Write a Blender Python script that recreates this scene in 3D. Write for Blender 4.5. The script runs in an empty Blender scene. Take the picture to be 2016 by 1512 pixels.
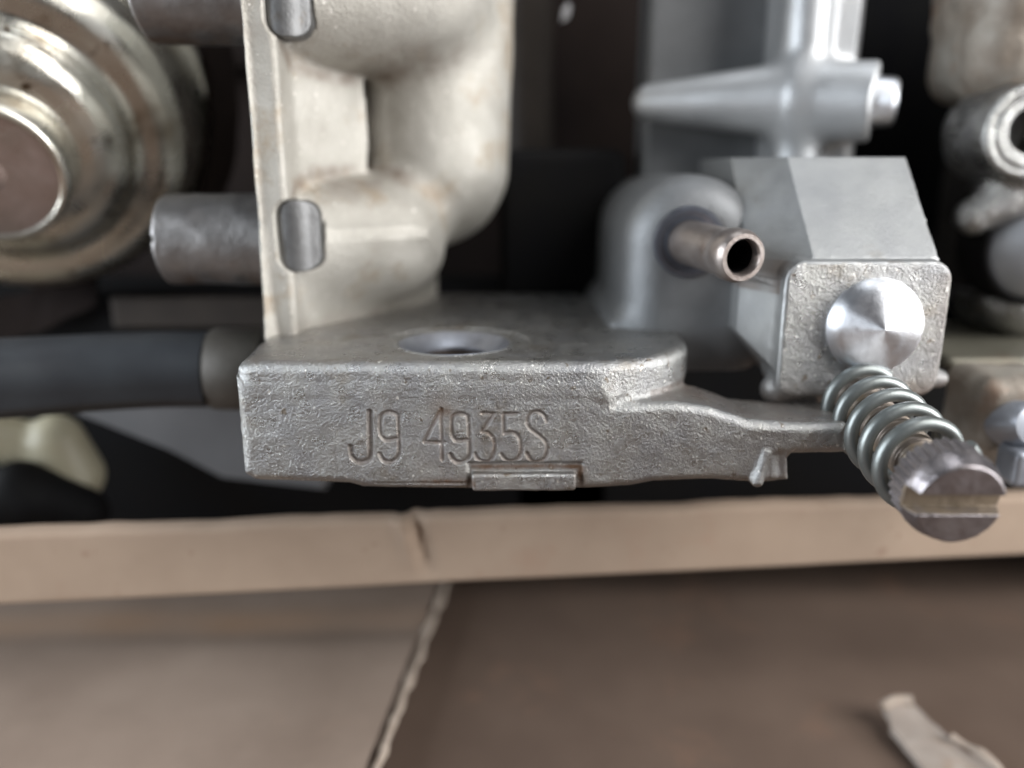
import bpy, math, random
import numpy as np
from mathutils import Matrix, Vector

random.seed(3)
rng = np.random.default_rng(5)
S = 0.001                       # every coordinate below is in millimetres
scn = bpy.context.scene
COL = scn.collection

# ------------------------------------------------------------------ camera
PITCH = math.radians(15.0)
FPX, W, H = 1560.0, 2016.0, 1512.0
D0 = 78.0
CAM = np.array([0.0, -D0 * math.cos(PITCH), D0 * math.sin(PITCH)])
FWD = np.array([0.0, math.cos(PITCH), -math.sin(PITCH)])
UPV = np.array([0.0, math.sin(PITCH), math.cos(PITCH)])
cam_d = bpy.data.cameras.new("camera")
cam_d.sensor_fit = 'HORIZONTAL'
cam_d.lens = 4.3
cam_d.sensor_width = 4.3 * W / FPX
cam_d.clip_start = 0.005
cam_d.clip_end = 50.0
cam_d.dof.use_dof = True
cam_d.dof.focus_distance = 0.0765
cam_d.dof.aperture_fstop = 1.35
cam = bpy.data.objects.new("camera", cam_d)
COL.objects.link(cam)
cam.location = Vector(CAM * S)
cam.rotation_euler = (math.pi / 2 - PITCH, 0, 0)
scn.camera = cam

# ------------------------------------------------------------------ light
world = bpy.data.worlds.new("World")
scn.world = world
world.use_nodes = True
bgn = world.node_tree.nodes["Background"]
bgn.inputs[0].default_value = (0.80, 0.88, 1.0, 1)
bgn.inputs[1].default_value = 0.095


def area_lamp(name, loc, target, size, power, color):
    ld = bpy.data.lights.new(name, 'AREA')
    ld.shape = 'RECTANGLE'
    ld.size, ld.size_y = size[0] * S, size[1] * S
    ld.energy = power
    ld.color = color
    o = bpy.data.objects.new(name, ld)
    COL.objects.link(o)
    o.location = Vector(loc) * S
    d = (Vector(target) - Vector(loc))
    o.rotation_euler = d.to_track_quat('-Z', 'Y').to_euler()
    return o


area_lamp("window_light_right", (390, -230, 300), (10, 10, 0), (340, 400), 4.1, (1.0, 0.99, 0.975))
area_lamp("window_light_low", (470, -150, 45), (15, 10, 0), (240, 260), 3.3, (0.98, 0.99, 1.0))
area_lamp("window_light_left", (-430, -90, 90), (0, 0, 0), (460, 300), 4.6, (0.86, 0.93, 1.0))
area_lamp("added_top_fill", (60, 40, 520), (0, 15, 10), (260, 200), 0.7, (0.92, 0.96, 1.0))  # overhead fill lamp added by guess, no such source known

scn.view_settings.view_transform = 'Standard'
scn.view_settings.look = 'None'
scn.view_settings.exposure = -0.22
scn.view_settings.gamma = 1.0
scn.render.engine = 'CYCLES'
scn.cycles.use_denoising = True
scn.cycles.max_bounces = 8


# ------------------------------------------------------------------ measuring helpers
def ray(u, v):
    return FWD + (u - W / 2) / FPX * np.array([1.0, 0, 0]) - (v - H / 2) / FPX * UPV


def at(u, v, Y):
    d = ray(u, v)
    return CAM + d * ((Y - CAM[1]) / d[1])


def atz(u, v, z):
    return CAM + ray(u, v) * z


def atZ(u, v, Z):
    d = ray(u, v)
    return CAM + d * ((Z - CAM[2]) / d[2])


# ------------------------------------------------------------------ noise
def _hash(i, j, k, seed):
    n = (i * 374761393 + j * 668265263 + k * 2147483647 + seed * 1274126177) & 0xFFFFFFFF
    n = ((n ^ (n >> 13)) * 1274126177) & 0xFFFFFFFF
    n = (n ^ (n >> 16)) & 0xFFFF
    return n.astype(np.float32) / 32767.5 - 1.0


def vnoise(p, scale, seed=0):
    q = p / scale
    f = np.floor(q)
    i = f.astype(np.int64)
    t = (q - f).astype(np.float32)
    t = t * t * (3 - 2 * t)
    out = np.zeros(len(p), np.float32)
    for a in (0, 1):
        wa = t[:, 0] if a else 1 - t[:, 0]
        for b in (0, 1):
            wb = t[:, 1] if b else 1 - t[:, 1]
            for c in (0, 1):
                wc = t[:, 2] if c else 1 - t[:, 2]
                out += wa * wb * wc * _hash(i[:, 0] + a, i[:, 1] + b, i[:, 2] + c, seed)
    return out


# ------------------------------------------------------------------ distance fields
def smin(a, b, k):
    h = np.clip(0.5 + 0.5 * (b - a) / k, 0, 1)
    return b * (1 - h) + a * h - k * h * (1 - h)


def smax(a, b, k):
    return -smin(-a, -b, k)


def d_box(p, c, hs, r=0.0, R=None):
    q = p - np.asarray(c)
    if R is not None:
        q = q @ R
    q = np.abs(q) - (np.asarray(hs) - r)
    return np.linalg.norm(np.maximum(q, 0), axis=1) + np.minimum(q.max(axis=1), 0) - r


def d_caps(p, a, b, ra, rb=None):
    a, b = np.asarray(a, float), np.asarray(b, float)
    ab = b - a
    t = np.clip(((p - a) @ ab) / (ab @ ab), 0, 1)
    r = ra if rb is None else ra + (rb - ra) * t
    return np.linalg.norm(p - a - t[:, None] * ab, axis=1) - r


def d_cyl(p, a, b, ra, rb=None, rnd=0.4):
    a, b = np.asarray(a, float), np.asarray(b, float)
    L = np.linalg.norm(b - a)
    ax = (b - a) / L
    h = (p - a) @ ax
    rad = np.linalg.norm(p - a - h[:, None] * ax, axis=1)
    t = np.clip(h / L, 0, 1)
    r = ra if rb is None else ra + (rb - ra) * t
    dx, dy = rad - r + rnd, np.abs(h - L / 2) - L / 2 + rnd
    return np.hypot(np.maximum(dx, 0), np.maximum(dy, 0)) + np.minimum(np.maximum(dx, dy), 0) - rnd


def d_poly(x, y, pts):
    pts = np.asarray(pts, float)
    n = len(pts)
    d = np.full(len(x), 1e9)
    s = np.ones(len(x))
    for i in range(n):
        ax, ay = pts[i]
        bx, by = pts[i - 1]
        ex, ey = bx - ax, by - ay
        wx, wy = x - ax, y - ay
        t = np.clip((wx * ex + wy * ey) / (ex * ex + ey * ey), 0, 1)
        d = np.minimum(d, (wx - ex * t) ** 2 + (wy - ey * t) ** 2)
        c1, c2, c3 = y >= ay, y < by, ex * wy > ey * wx
        flip = (c1 & c2 & c3) | (~c1 & ~c2 & ~c3)
        s = np.where(flip, -s, s)
    return s * np.sqrt(d)


def extrude(d2, h, h0, h1, r):
    """round-edged prism of a 2-D distance d2 between h0 and h1 along h"""
    dx, dy = d2 + r, np.abs(h - (h0 + h1) / 2) - abs(h1 - h0) / 2 + r
    return np.hypot(np.maximum(dx, 0), np.maximum(dy, 0)) + np.minimum(np.maximum(dx, dy), 0) - r


def d_plane(p, pt, n):
    n = np.asarray(n, float)
    n = n / np.linalg.norm(n)
    return (p - np.asarray(pt)) @ n


def surface(f, lo, hi, h):
    """sparse surface nets: zero set of f -> vertices, quads, normals"""
    B = 8
    lo, hi = np.asarray(lo, float), np.asarray(hi, float)
    nb = np.ceil((hi - lo) / (B * h)).astype(int) + 1
    n = nb * B
    bi = np.stack(np.meshgrid(*[np.arange(k) for k in nb], indexing='ij'), -1).reshape(-1, 3)
    cc = lo + (bi * B + (B - 1) / 2) * h
    dc = f(cc)
    V = np.repeat(np.repeat(np.repeat(dc.reshape(nb).astype(np.float32), B, 0), B, 1), B, 2)
    act = bi[np.abs(dc) < h * B * 1.35]
    off = np.stack(np.meshgrid(*[np.arange(B)] * 3, indexing='ij'), -1).reshape(-1, 3)
    for s in range(0, len(act), 1500):
        idx = (act[s:s + 1500, None, :] * B + off[None]).reshape(-1, 3)
        V[idx[:, 0], idx[:, 1], idx[:, 2]] = f(lo + idx * h)
    V[[0, -1]] = np.abs(V[[0, -1]]) + 1e-3
    V[:, [0, -1]] = np.abs(V[:, [0, -1]]) + 1e-3
    V[:, :, [0, -1]] = np.abs(V[:, :, [0, -1]]) + 1e-3
    ins = V < 0
    keys, pts, quads = [], [], []
    strides = np.array([n[1] * n[2], n[2], 1])
    for ax in range(3):
        sl0 = [slice(None)] * 3
        sl1 = [slice(None)] * 3
        sl0[ax], sl1[ax] = slice(0, -1), slice(1, None)
        a_in = ins[tuple(sl0)]
        e = np.argwhere(a_in != ins[tuple(sl1)])
        e1 = e.copy()
        e1[:, ax] += 1
        v0 = V[e[:, 0], e[:, 1], e[:, 2]]
        v1 = V[e1[:, 0], e1[:, 1], e1[:, 2]]
        P = e.astype(float)
        P[:, ax] += v0 / (v0 - v1)
        o1, o2 = (ax + 1) % 3, (ax + 2) % 3
        ks = []
        for (p, q) in ((0, 0), (-1, 0), (-1, -1), (0, -1)):
            c = e.copy()
            c[:, o1] += p
            c[:, o2] += q
            k = c @ strides
            ks.append(k)
            keys.append(k)
            pts.append(P)
        qd = np.stack(ks, 1)
        fl = v0 > 0
        qd[fl] = qd[fl][:, ::-1]
        quads.append(qd)
    keys = np.concatenate(keys)
    pts = np.concatenate(pts)
    uk, inv = np.unique(keys, return_inverse=True)
    cnt = np.bincount(inv)
    ver = np.stack([np.bincount(inv, pts[:, i]) / cnt for i in range(3)], 1)
    ver = lo + ver * h
    quads = np.searchsorted(uk, np.concatenate(quads))
    e = h * 0.6
    g = np.stack([f(ver + np.eye(3)[i] * e) - f(ver - np.eye(3)[i] * e) for i in range(3)], 1)
    g /= np.linalg.norm(g, axis=1)[:, None] + 1e-9
    return ver, quads, g


# ------------------------------------------------------------------ object helpers
WORLD = {}


def place(o, parent, M=None):
    M = M or Matrix.Identity(4)
    if parent is not None:
        o.parent = parent
        o.matrix_local = WORLD[parent.name].inverted() @ M
    else:
        o.matrix_world = M
    WORLD[o.name] = M


def tag(o, label=None, cat=None, group=None, kind=None):
    for k, v in (("label", label), ("category", cat), ("group", group), ("kind", kind)):
        if v:
            o[k] = v
    return o


def thing(name, label, cat, loc, group=None):
    o = bpy.data.objects.new(name, None)
    o.empty_display_size = 0.005
    COL.objects.link(o)
    place(o, None, Matrix.Translation(Vector(loc) * S))
    return tag(o, label, cat, group)


def add_mesh(name, verts, faces, mat, parent=None, M=None, smooth=True, normals=None, stain=None, sharp=None):
    me = bpy.data.meshes.new(name)
    verts = np.asarray(verts, float) * S
    if isinstance(faces, np.ndarray):
        nf, k = faces.shape
        me.vertices.add(len(verts))
        me.vertices.foreach_set("co", verts.astype(np.float32).ravel())
        me.loops.add(nf * k)
        me.loops.foreach_set("vertex_index", faces.astype(np.int32).ravel())
        me.polygons.add(nf)
        me.polygons.foreach_set("loop_start", np.arange(0, nf * k, k, dtype=np.int32))
        me.update(calc_edges=True)
        me.validate()
    else:
        me.from_pydata(verts.tolist(), [], faces)
        me.update()
    me.polygons.foreach_set("use_smooth", [smooth] * len(me.polygons))
    if sharp is not None:
        me.set_sharp_from_angle(angle=math.radians(sharp))
    if stain is not None:
        a = me.attributes.new("stain", 'FLOAT', 'POINT')
        a.data.foreach_set("value", np.asarray(stain, np.float32))
    if normals is not None:
        me.normals_split_custom_set_from_vertices(normals.tolist())
    me.materials.append(mat)
    o = bpy.data.objects.new(name, me)
    COL.objects.link(o)
    place(o, parent, M)
    return o


def add_field(name, f, lo, hi, h, mat, parent=None, stain=None, split=None):
    """mesh of a distance field; split = (name, mask function, material): those faces become a child object"""
    v, q, g = surface(f, lo, hi, h)
    st = stain(v) if stain else None

    def sub(mask):
        qq = q[mask]
        ids, inv = np.unique(qq, return_inverse=True)
        return v[ids], inv.reshape(qq.shape), g[ids], (st[ids] if st is not None else None)
    if split:
        m = split[1](v[q].mean(axis=1))
        a = sub(~m)
        b = sub(m)
        o = add_mesh(name, a[0], a[1], mat, parent, normals=a[2], stain=a[3])
        add_mesh(split[0], b[0], b[1], split[2], o, normals=b[2], stain=b[3])
        return o
    return add_mesh(name, v, q, mat, parent, normals=g, stain=st)


def frame(axis, up=(0, 0, 1)):
    a = np.asarray(axis, float)
    a = a / np.linalg.norm(a)
    u = np.asarray(up, float)
    x = np.cross(u, a)
    if np.linalg.norm(x) < 1e-4:
        x = np.cross((1, 0, 0), a)
    x /= np.linalg.norm(x)
    y = np.cross(a, x)
    return x, y, a


def axis_matrix(base, axis, up=(0, 0, 1)):
    x, y, a = frame(axis, up)
    b = np.asarray(base) * S
    return Matrix(((x[0], y[0], a[0], b[0]), (x[1], y[1], a[1], b[1]), (x[2], y[2], a[2], b[2]), (0, 0, 0, 1)))


def lathe(name, prof, base, axis, mat, parent=None, seg=72, sharp=35, closed=False, wob=0.0):
    """revolve (radius, height) about the axis from base; the object's own Z is the axis"""
    V, F = [], []
    n = len(prof)
    for i, (r, z) in enumerate(prof):
        for k in range(seg):
            a = 2 * math.pi * k / seg
            rr = r * (1 + wob * math.sin(3 * a + i))
            V.append((rr * math.cos(a), rr * math.sin(a), z))
    for i in range(n - 1 if not closed else n):
        j = (i + 1) % n
        for k in range(seg):
            l = (k + 1) % seg
            F.append((i * seg + k, i * seg + l, j * seg + l, j * seg + k))
    if not closed:
        if prof[0][0] > 1e-4:
            F.append(tuple(range(seg))[::-1])
        if prof[-1][0] > 1e-4:
            F.append(tuple((n - 1) * seg + k for k in range(seg)))
    return add_mesh(name, V, F, mat, parent, axis_matrix(base, axis), sharp=sharp)


def sweep(name, path, radii, mat, parent=None, seg=20, caps=True, prof=None, label=None):
    path = np.asarray(path, float)
    n = len(path)
    if np.isscalar(radii):
        radii = [radii] * n
    T = np.gradient(path, axis=0)
    T /= np.linalg.norm(T, axis=1)[:, None]
    x, y, _ = frame(T[0])
    V, F = [], []
    for i in range(n):
        x = x - T[i] * (x @ T[i])
        x /= np.linalg.norm(x)
        y = np.cross(T[i], x)
        for k in range(seg):
            a = 2 * math.pi * k / seg
            m = prof(a) if prof else 1.0
            V.append(path[i] + radii[i] * m * (math.cos(a) * x + math.sin(a) * y))
    for i in range(n - 1):
        for k in range(seg):
            l = (k + 1) % seg
            F.append((i * seg + k, i * seg + l, (i + 1) * seg + l, (i + 1) * seg + k))
    if caps:
        F.append(tuple(range(seg))[::-1])
        F.append(tuple((n - 1) * seg + k for k in range(seg)))
    return add_mesh(name, V, F, mat, parent, sharp=50)


def spline(pts, n):
    pts = np.asarray(pts, float)
    P = np.vstack([2 * pts[0] - pts[1], pts, 2 * pts[-1] - pts[-2]])
    out = []
    m = len(pts) - 1
    for t in np.linspace(0, m - 1e-6, n):
        i = int(t)
        f = t - i
        p0, p1, p2, p3 = P[i:i + 4]
        out.append(0.5 * (2 * p1 + (p2 - p0) * f + (2 * p0 - 5 * p1 + 4 * p2 - p3) * f * f + (3 * p1 - p0 - 3 * p2 + p3) * f ** 3))
    return np.array(out)


# ------------------------------------------------------------------ materials
def material(name, base, var=None, metallic=0.0, rough=0.5, bumps=(), var_scale=4.0, dirt=None, dirt_scale=6.0, dirt_amt=0.0,
             stain=(0.10, 0.055, 0.03), aniso=None, spec=None, rough_var=0.0, pits=None, specks=None):
    """bumps: (feature size in mm, height in mm, strength)"""
    m = bpy.data.materials.new(name)
    m.use_nodes = True
    nt = m.node_tree
    N, L = nt.nodes, nt.links
    b = N["Principled BSDF"]
    b.inputs["Metallic"].default_value = metallic
    b.inputs["Roughness"].default_value = rough
    if spec is not None:
        b.inputs["Specular IOR Level"].default_value = spec
    tc = N.new("ShaderNodeTexCoord").outputs["Object"]

    def noise(mm, detail=3.0, rgh=0.55):
        t = N.new("ShaderNodeTexNoise")
        L.new(tc, t.inputs["Vector"])
        t.inputs["Scale"].default_value = 1000.0 / mm
        t.inputs["Detail"].default_value = detail
        t.inputs["Roughness"].default_value = rgh
        return t.outputs["Fac"]

    def ramp(fac, lo, hi):
        r = N.new("ShaderNodeMapRange")
        r.inputs[1].default_value, r.inputs[2].default_value = lo, hi
        L.new(fac, r.inputs[0])
        return r.outputs[0]

    def mix(fac, c1, c2):
        x = N.new("ShaderNodeMix")
        x.data_type = 'RGBA'
        if hasattr(fac, "links"):
            L.new(fac, x.inputs["Factor"])
        else:
            x.inputs["Factor"].default_value = fac
        for sock, c in ((x.inputs["A"], c1), (x.inputs["B"], c2)):
            if hasattr(c, "links"):
                L.new(c, sock)
            else:
                sock.default_value = (*c, 1)
        return x.outputs["Result"]
    col = mix(ramp(noise(var_scale, 5.0), 0.3, 0.7), base, var or tuple(c * 0.8 for c in base))
    if dirt:
        col = mix(ramp(noise(dirt_scale, 6.0, 0.65), 0.62 - dirt_amt, 0.80 - dirt_amt), col, dirt)
    if pits:
        col = mix(ramp(noise(pits[0], 2.0), pits[1], pits[1] + 0.06), col, pits[2])
    if specks:
        col = mix(ramp(noise(specks[0], 2.0), specks[1], specks[1] + 0.05), col, specks[2])
    at_n = N.new("ShaderNodeAttribute")
    at_n.attribute_name = "stain"
    col = mix(at_n.outputs["Fac"], col, stain)
    L.new(col, b.inputs["Base Color"])
    # stained places are dull, bare metal shines
    if metallic > 0:
        mm_ = N.new("ShaderNodeMath")
        mm_.operation = 'MULTIPLY_ADD'
        L.new(at_n.outputs["Fac"], mm_.inputs[0])
        mm_.inputs[1].default_value = -metallic * 0.8
        mm_.inputs[2].default_value = metallic
        L.new(mm_.outputs[0], b.inputs["Metallic"])
    if rough_var:
        r = N.new("ShaderNodeMapRange")
        r.inputs[1].default_value, r.inputs[2].default_value = 0.3, 0.7
        r.inputs[3].default_value, r.inputs[4].default_value = rough - rough_var, rough + rough_var
        L.new(noise(var_scale * 0.6, 4.0), r.inputs[0])
        L.new(r.outputs[0], b.inputs["Roughness"])
    prev = None
    for mm, hgt, st in bumps:
        bp = N.new("ShaderNodeBump")
        bp.inputs["Strength"].default_value = st
        bp.inputs["Distance"].default_value = hgt * S
        L.new(noise(mm, 4.0, 0.68), bp.inputs["Height"])
        if prev:
            L.new(prev, bp.inputs["Normal"])
        prev = bp.outputs["Normal"]
    if prev:
        L.new(prev, b.inputs["Normal"])
    if aniso:
        b.inputs["Anisotropic"].default_value = aniso
        b.inputs["Anisotropic Rotation"].default_value = 0.25
        t = N.new("ShaderNodeTangent")
        t.direction_type = 'RADIAL'
        t.axis = 'Z'
        L.new(t.outputs[0], b.inputs["Tangent"])
    return m


GRAIN = ((0.27, 0.14, 1.0), (0.9, 0.08, 0.4))
M_plate = material("cast alloy grey", (0.39, 0.385, 0.365), (0.30, 0.30, 0.305), 0.95, 0.31, GRAIN, 4.0,
                   dirt=(0.21, 0.175, 0.13), dirt_scale=7.0, dirt_amt=0.04, rough_var=0.08, pits=(1.1, 0.66, (0.19, 0.16, 0.13)), specks=(0.55, 0.66, (0.75, 0.74, 0.71)))
M_warm = material("cast alloy warm", (0.50, 0.48, 0.435), (0.38, 0.36, 0.32), 0.5, 0.56, ((0.40, 0.15, 0.9), (2.0, 0.12, 0.3)), 6.0,
                  dirt=(0.33, 0.26, 0.18), dirt_scale=8.0, dirt_amt=0.08, specks=(0.7, 0.68, (0.72, 0.69, 0.64)), rough_var=0.06)
M_block = material("cast alloy bluish", (0.40, 0.405, 0.40), (0.33, 0.335, 0.34), 0.75, 0.44, ((0.36, 0.07, 0.6), (1.5, 0.05, 0.25)), 6.0,
                   dirt=(0.24, 0.20, 0.15), dirt_scale=8.0, dirt_amt=0.0, rough_var=0.06)
M_mach = material("machined alloy", (0.62, 0.64, 0.68), (0.55, 0.57, 0.61), 1.0, 0.24, ((0.3, 0.03, 0.4),), 3.0, rough_var=0.05)
M_tower = material("satin alloy", (0.56, 0.57, 0.58), (0.46, 0.47, 0.48), 0.7, 0.46, ((0.4, 0.08, 0.6), (2.5, 0.1, 0.2)), 8.0, rough_var=0.05)
M_bore = material("bore steel", (0.36, 0.38, 0.43), (0.24, 0.25, 0.29), 0.85, 0.36, ((0.8, 0.1, 0.4),), 3.0, rough_var=0.08)
M_rivet = material("turned aluminium", (0.86, 0.88, 0.92), (0.80, 0.82, 0.86), 1.0, 0.45, ((0.3, 0.03, 0.4), (1.3, 0.06, 0.3)), 2.0, aniso=0.8, dirt=(0.5, 0.48, 0.45), dirt_scale=3.0, dirt_amt=0.0, rough_var=0.08)
M_steel = material("dull steel", (0.28, 0.27, 0.265), (0.20, 0.19, 0.185), 0.8, 0.42, ((0.4, 0.06, 0.5), (1.5, 0.06, 0.3)), 3.0,
                   dirt=(0.18, 0.12, 0.08), dirt_scale=5.0, dirt_amt=0.02, rough_var=0.08)
M_pipe = material("brown steel pipe", (0.36, 0.32, 0.30), (0.26, 0.22, 0.20), 0.8, 0.36, ((0.4, 0.06, 0.5),), 2.5,
                  dirt=(0.17, 0.10, 0.07), dirt_scale=4.0, dirt_amt=0.04, rough_var=0.08)
M_screw = material("screw steel", (0.31, 0.285, 0.295), (0.23, 0.21, 0.215), 0.9, 0.34, ((0.4, 0.06, 0.5),), 2.0,
                   dirt=(0.20, 0.15, 0.11), dirt_scale=4.0, dirt_amt=0.0, stain=(0.20, 0.155, 0.11), rough_var=0.08)
M_spring = material("spring wire", (0.23, 0.245, 0.24), (0.17, 0.185, 0.18), 0.75, 0.38, ((0.5, 0.04, 0.4),), 3.0,
                    dirt=(0.26, 0.19, 0.12), dirt_scale=5.0, dirt_amt=-0.06)
M_zinc = material("yellowed zinc plate", (0.74, 0.72, 0.65), (0.58, 0.55, 0.48), 0.95, 0.30, ((3.0, 0.2, 0.4), (0.6, 0.03, 0.3)), 9.0,
                  dirt=(0.27, 0.20, 0.13), dirt_scale=9.0, dirt_amt=0.05, rough_var=0.12, pits=(3.4, 0.66, (0.15, 0.11, 0.075)))
M_zincend = material("reddish zinc end", (0.50, 0.40, 0.37), (0.40, 0.33, 0.29), 0.85, 0.36, ((1.2, 0.1, 0.4),), 4.0,
                     dirt=(0.27, 0.16, 0.12), dirt_scale=5.0, dirt_amt=0.05, rough_var=0.1)
M_rubber = material("blue grey rubber", (0.030, 0.034, 0.039), (0.020, 0.022, 0.026), 0.0, 0.45, ((1.5, 0.08, 0.3),), 6.0, spec=0.4)
M_black = material("black parts and gap shade", (0.005, 0.005, 0.006), (0.006, 0.0055, 0.005), 0.0, 0.7, ((2.0, 0.1, 0.3),), 12.0, spec=0.10)  # black parts; on the gap block it paints in the shade
M_brown = material("dark brown metal and shade", (0.030, 0.022, 0.019), (0.016, 0.012, 0.0115), 0.0, 0.7, ((3.0, 0.2, 0.3),), 25.0, spec=0.06)  # dark brown metal; on the back wall the shade is in the colour
M_void = material("near black void", (0.004, 0.004, 0.005), (0.006, 0.006, 0.006), 0.0, 0.8, (), 3.0, spec=0.05)  # near black pipe lining; on the recess panel it paints in the shade
M_card = material("cardboard", (0.385, 0.293, 0.222), (0.315, 0.235, 0.176), 0.0, 0.85, ((0.8, 0.05, 0.4), (7.0, 0.3, 0.35)), 14.0,
                  dirt=(0.33, 0.225, 0.165), dirt_scale=12.0, dirt_amt=0.05, spec=0.2, pits=(2.2, 0.69, (0.29, 0.20, 0.15)))
M_cardgrey = material("greyed cardboard", (0.285, 0.221, 0.178), (0.215, 0.162, 0.128), 0.0, 0.85, ((0.8, 0.05, 0.4), (9.0, 0.4, 0.3)), 18.0,
                      dirt=(0.27, 0.20, 0.155), dirt_scale=24.0, dirt_amt=0.02, spec=0.2, stain=(0.25, 0.165, 0.11))
M_carddark = material("dirty cardboard", (0.150, 0.105, 0.080), (0.105, 0.072, 0.055), 0.0, 0.85, ((0.8, 0.05, 0.4), (9.0, 0.4, 0.3)), 26.0,
                      dirt=(0.19, 0.115, 0.08), dirt_scale=20.0, dirt_amt=0.05, spec=0.2)
M_torn = material("torn paper edge", (0.46, 0.39, 0.33), (0.34, 0.275, 0.225), 0.0, 0.9, ((0.7, 0.2, 0.7),), 2.5,
                  dirt=(0.42, 0.28, 0.18), dirt_scale=5.0, dirt_amt=0.02, spec=0.1)
M_cream = material("cream plastic", (0.46, 0.42, 0.30), (0.36, 0.33, 0.24), 0.0, 0.45, ((3.0, 0.1, 0.2),), 10.0)
M_greyp = material("grey plastic", (0.17, 0.17, 0.175), (0.13, 0.13, 0.135), 0.0, 0.5, ((2.0, 0.05, 0.2),), 10.0)
M_rust = material("rusty casting", (0.33, 0.305, 0.265), (0.19, 0.15, 0.115), 0.3, 0.6, ((0.9, 0.2, 0.6), (4.0, 0.5, 0.4)), 6.0,
                  dirt=(0.22, 0.12, 0.07), dirt_scale=9.0, dirt_amt=0.06)
M_olive = material("olive stained alloy", (0.20, 0.19, 0.15), (0.14, 0.13, 0.10), 0.5, 0.5, ((1.0, 0.15, 0.4),), 8.0,
                   dirt=(0.12, 0.08, 0.05), dirt_scale=9.0, dirt_amt=0.02)
M_spig = material("grimy brass", (0.10, 0.093, 0.082), (0.07, 0.062, 0.054), 0.4, 0.5, ((1.0, 0.1, 0.4),), 5.0)
M_collar = material("dark blued steel", (0.16, 0.17, 0.20), (0.11, 0.115, 0.135), 0.8, 0.36, ((0.5, 0.05, 0.4),), 3.0)
M_boss = material("dark matte alloy", (0.22, 0.225, 0.23), (0.17, 0.175, 0.18), 0.6, 0.5, ((0.36, 0.12, 0.7), (1.5, 0.08, 0.25)), 6.0, dirt=(0.12, 0.10, 0.08), dirt_scale=8.0, dirt_amt=0.0)  # darker, duller alloy of the pipe boss and tower backplate
M_borewall = material("dark brown bore wall", (0.045, 0.034, 0.028), (0.03, 0.022, 0.018), 0.3, 0.6, ((0.6, 0.05, 0.4),), 3.0)  # dark brown inside of the bore
M_white = material("pale flake", (0.85, 0.86, 0.88), (0.8, 0.8, 0.82), 0.2, 0.4, (), 1.0)
M_dkcast = material("dark stained casting", (0.055, 0.048, 0.042), (0.03, 0.026, 0.024), 0.2, 0.6, ((2.0, 0.2, 0.4),), 9.0, spec=0.2)
M_key = material("dark dull steel", (0.20, 0.20, 0.20), (0.14, 0.14, 0.14), 0.75, 0.5, ((0.5, 0.12, 0.6),), 2.5, dirt=(0.12, 0.10, 0.08), dirt_scale=3.0, dirt_amt=0.05)
M_fix = material("bright bolt steel", (0.36, 0.38, 0.42), (0.28, 0.295, 0.33), 0.6, 0.42, ((0.8, 0.06, 0.4),), 3.0, rough_var=0.08)

# ------------------------------------------------------------------ surroundings
C0 = (0, 25, -45)


def sheet(name, outline, z0, z1, mat, parent, wav=0.0):
    """flat panel from an outline in X,Y with a real thickness"""
    n = len(outline)
    V = [(x, y, z1) for x, y in outline] + [(x, y, z0) for x, y in outline]
    F = [tuple(range(n)), tuple(range(n, 2 * n))[::-1]]
    for i in range(n):
        j = (i + 1) % n
        F.append((j, i, n + i, n + j))
    return add_mesh(name, V, F, mat, parent, smooth=False)


def boxmesh(name, lo, hi, mat, parent, bev=0.8, h=None, rot=None, disp=None):
    lo, hi = np.asarray(lo, float), np.asarray(hi, float)
    c, hs = (lo + hi) / 2, (hi - lo) / 2
    h = h or max(hs.min() / 6, hs.max() / 60)
    return add_field(name, lambda p: d_box(p, c, hs, bev) + (disp(p) if disp else 0), lo - 2 * h - 1, hi + 2 * h + 1, h, mat, parent)


# bench under everything
bench = sheet("ground", [(-1500, -1500), (1500, -1500), (1500, 1500), (-1500, 1500)], -75, -60, M_carddark, None)
tag(bench, kind='structure')

box = thing("cardboard_box", "open brown cardboard box holding the metal parts, dirty floor and dark back wall", "cardboard box", (0, 60, -57))
sheet("floor_panel", [(-170, -110), (170, -110), (170, 150), (-170, 150)], -57, -54, M_carddark, box)
sheet("back_panel", [(-170, 147), (170, 147), (170, 150), (-170, 150)], -53.99, 110, M_carddark, box)
sheet("side_panel", [(-173, -110), (-170.01, -110), (-170.01, 150), (-173, 150)], -57, -25, M_card, box)
sheet("side_panel", [(170.01, -110), (173, -110), (173, 150), (170.01, 150)], -57, -25, M_card, box)

# upright strip of cardboard in front of the carburettor, dented in the middle
TL, TR = at(0, 1052, 13), at(2016, 975, 22)
BL, BR = at(0, 1196, 13), at(2016, 1096, 22)


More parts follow.
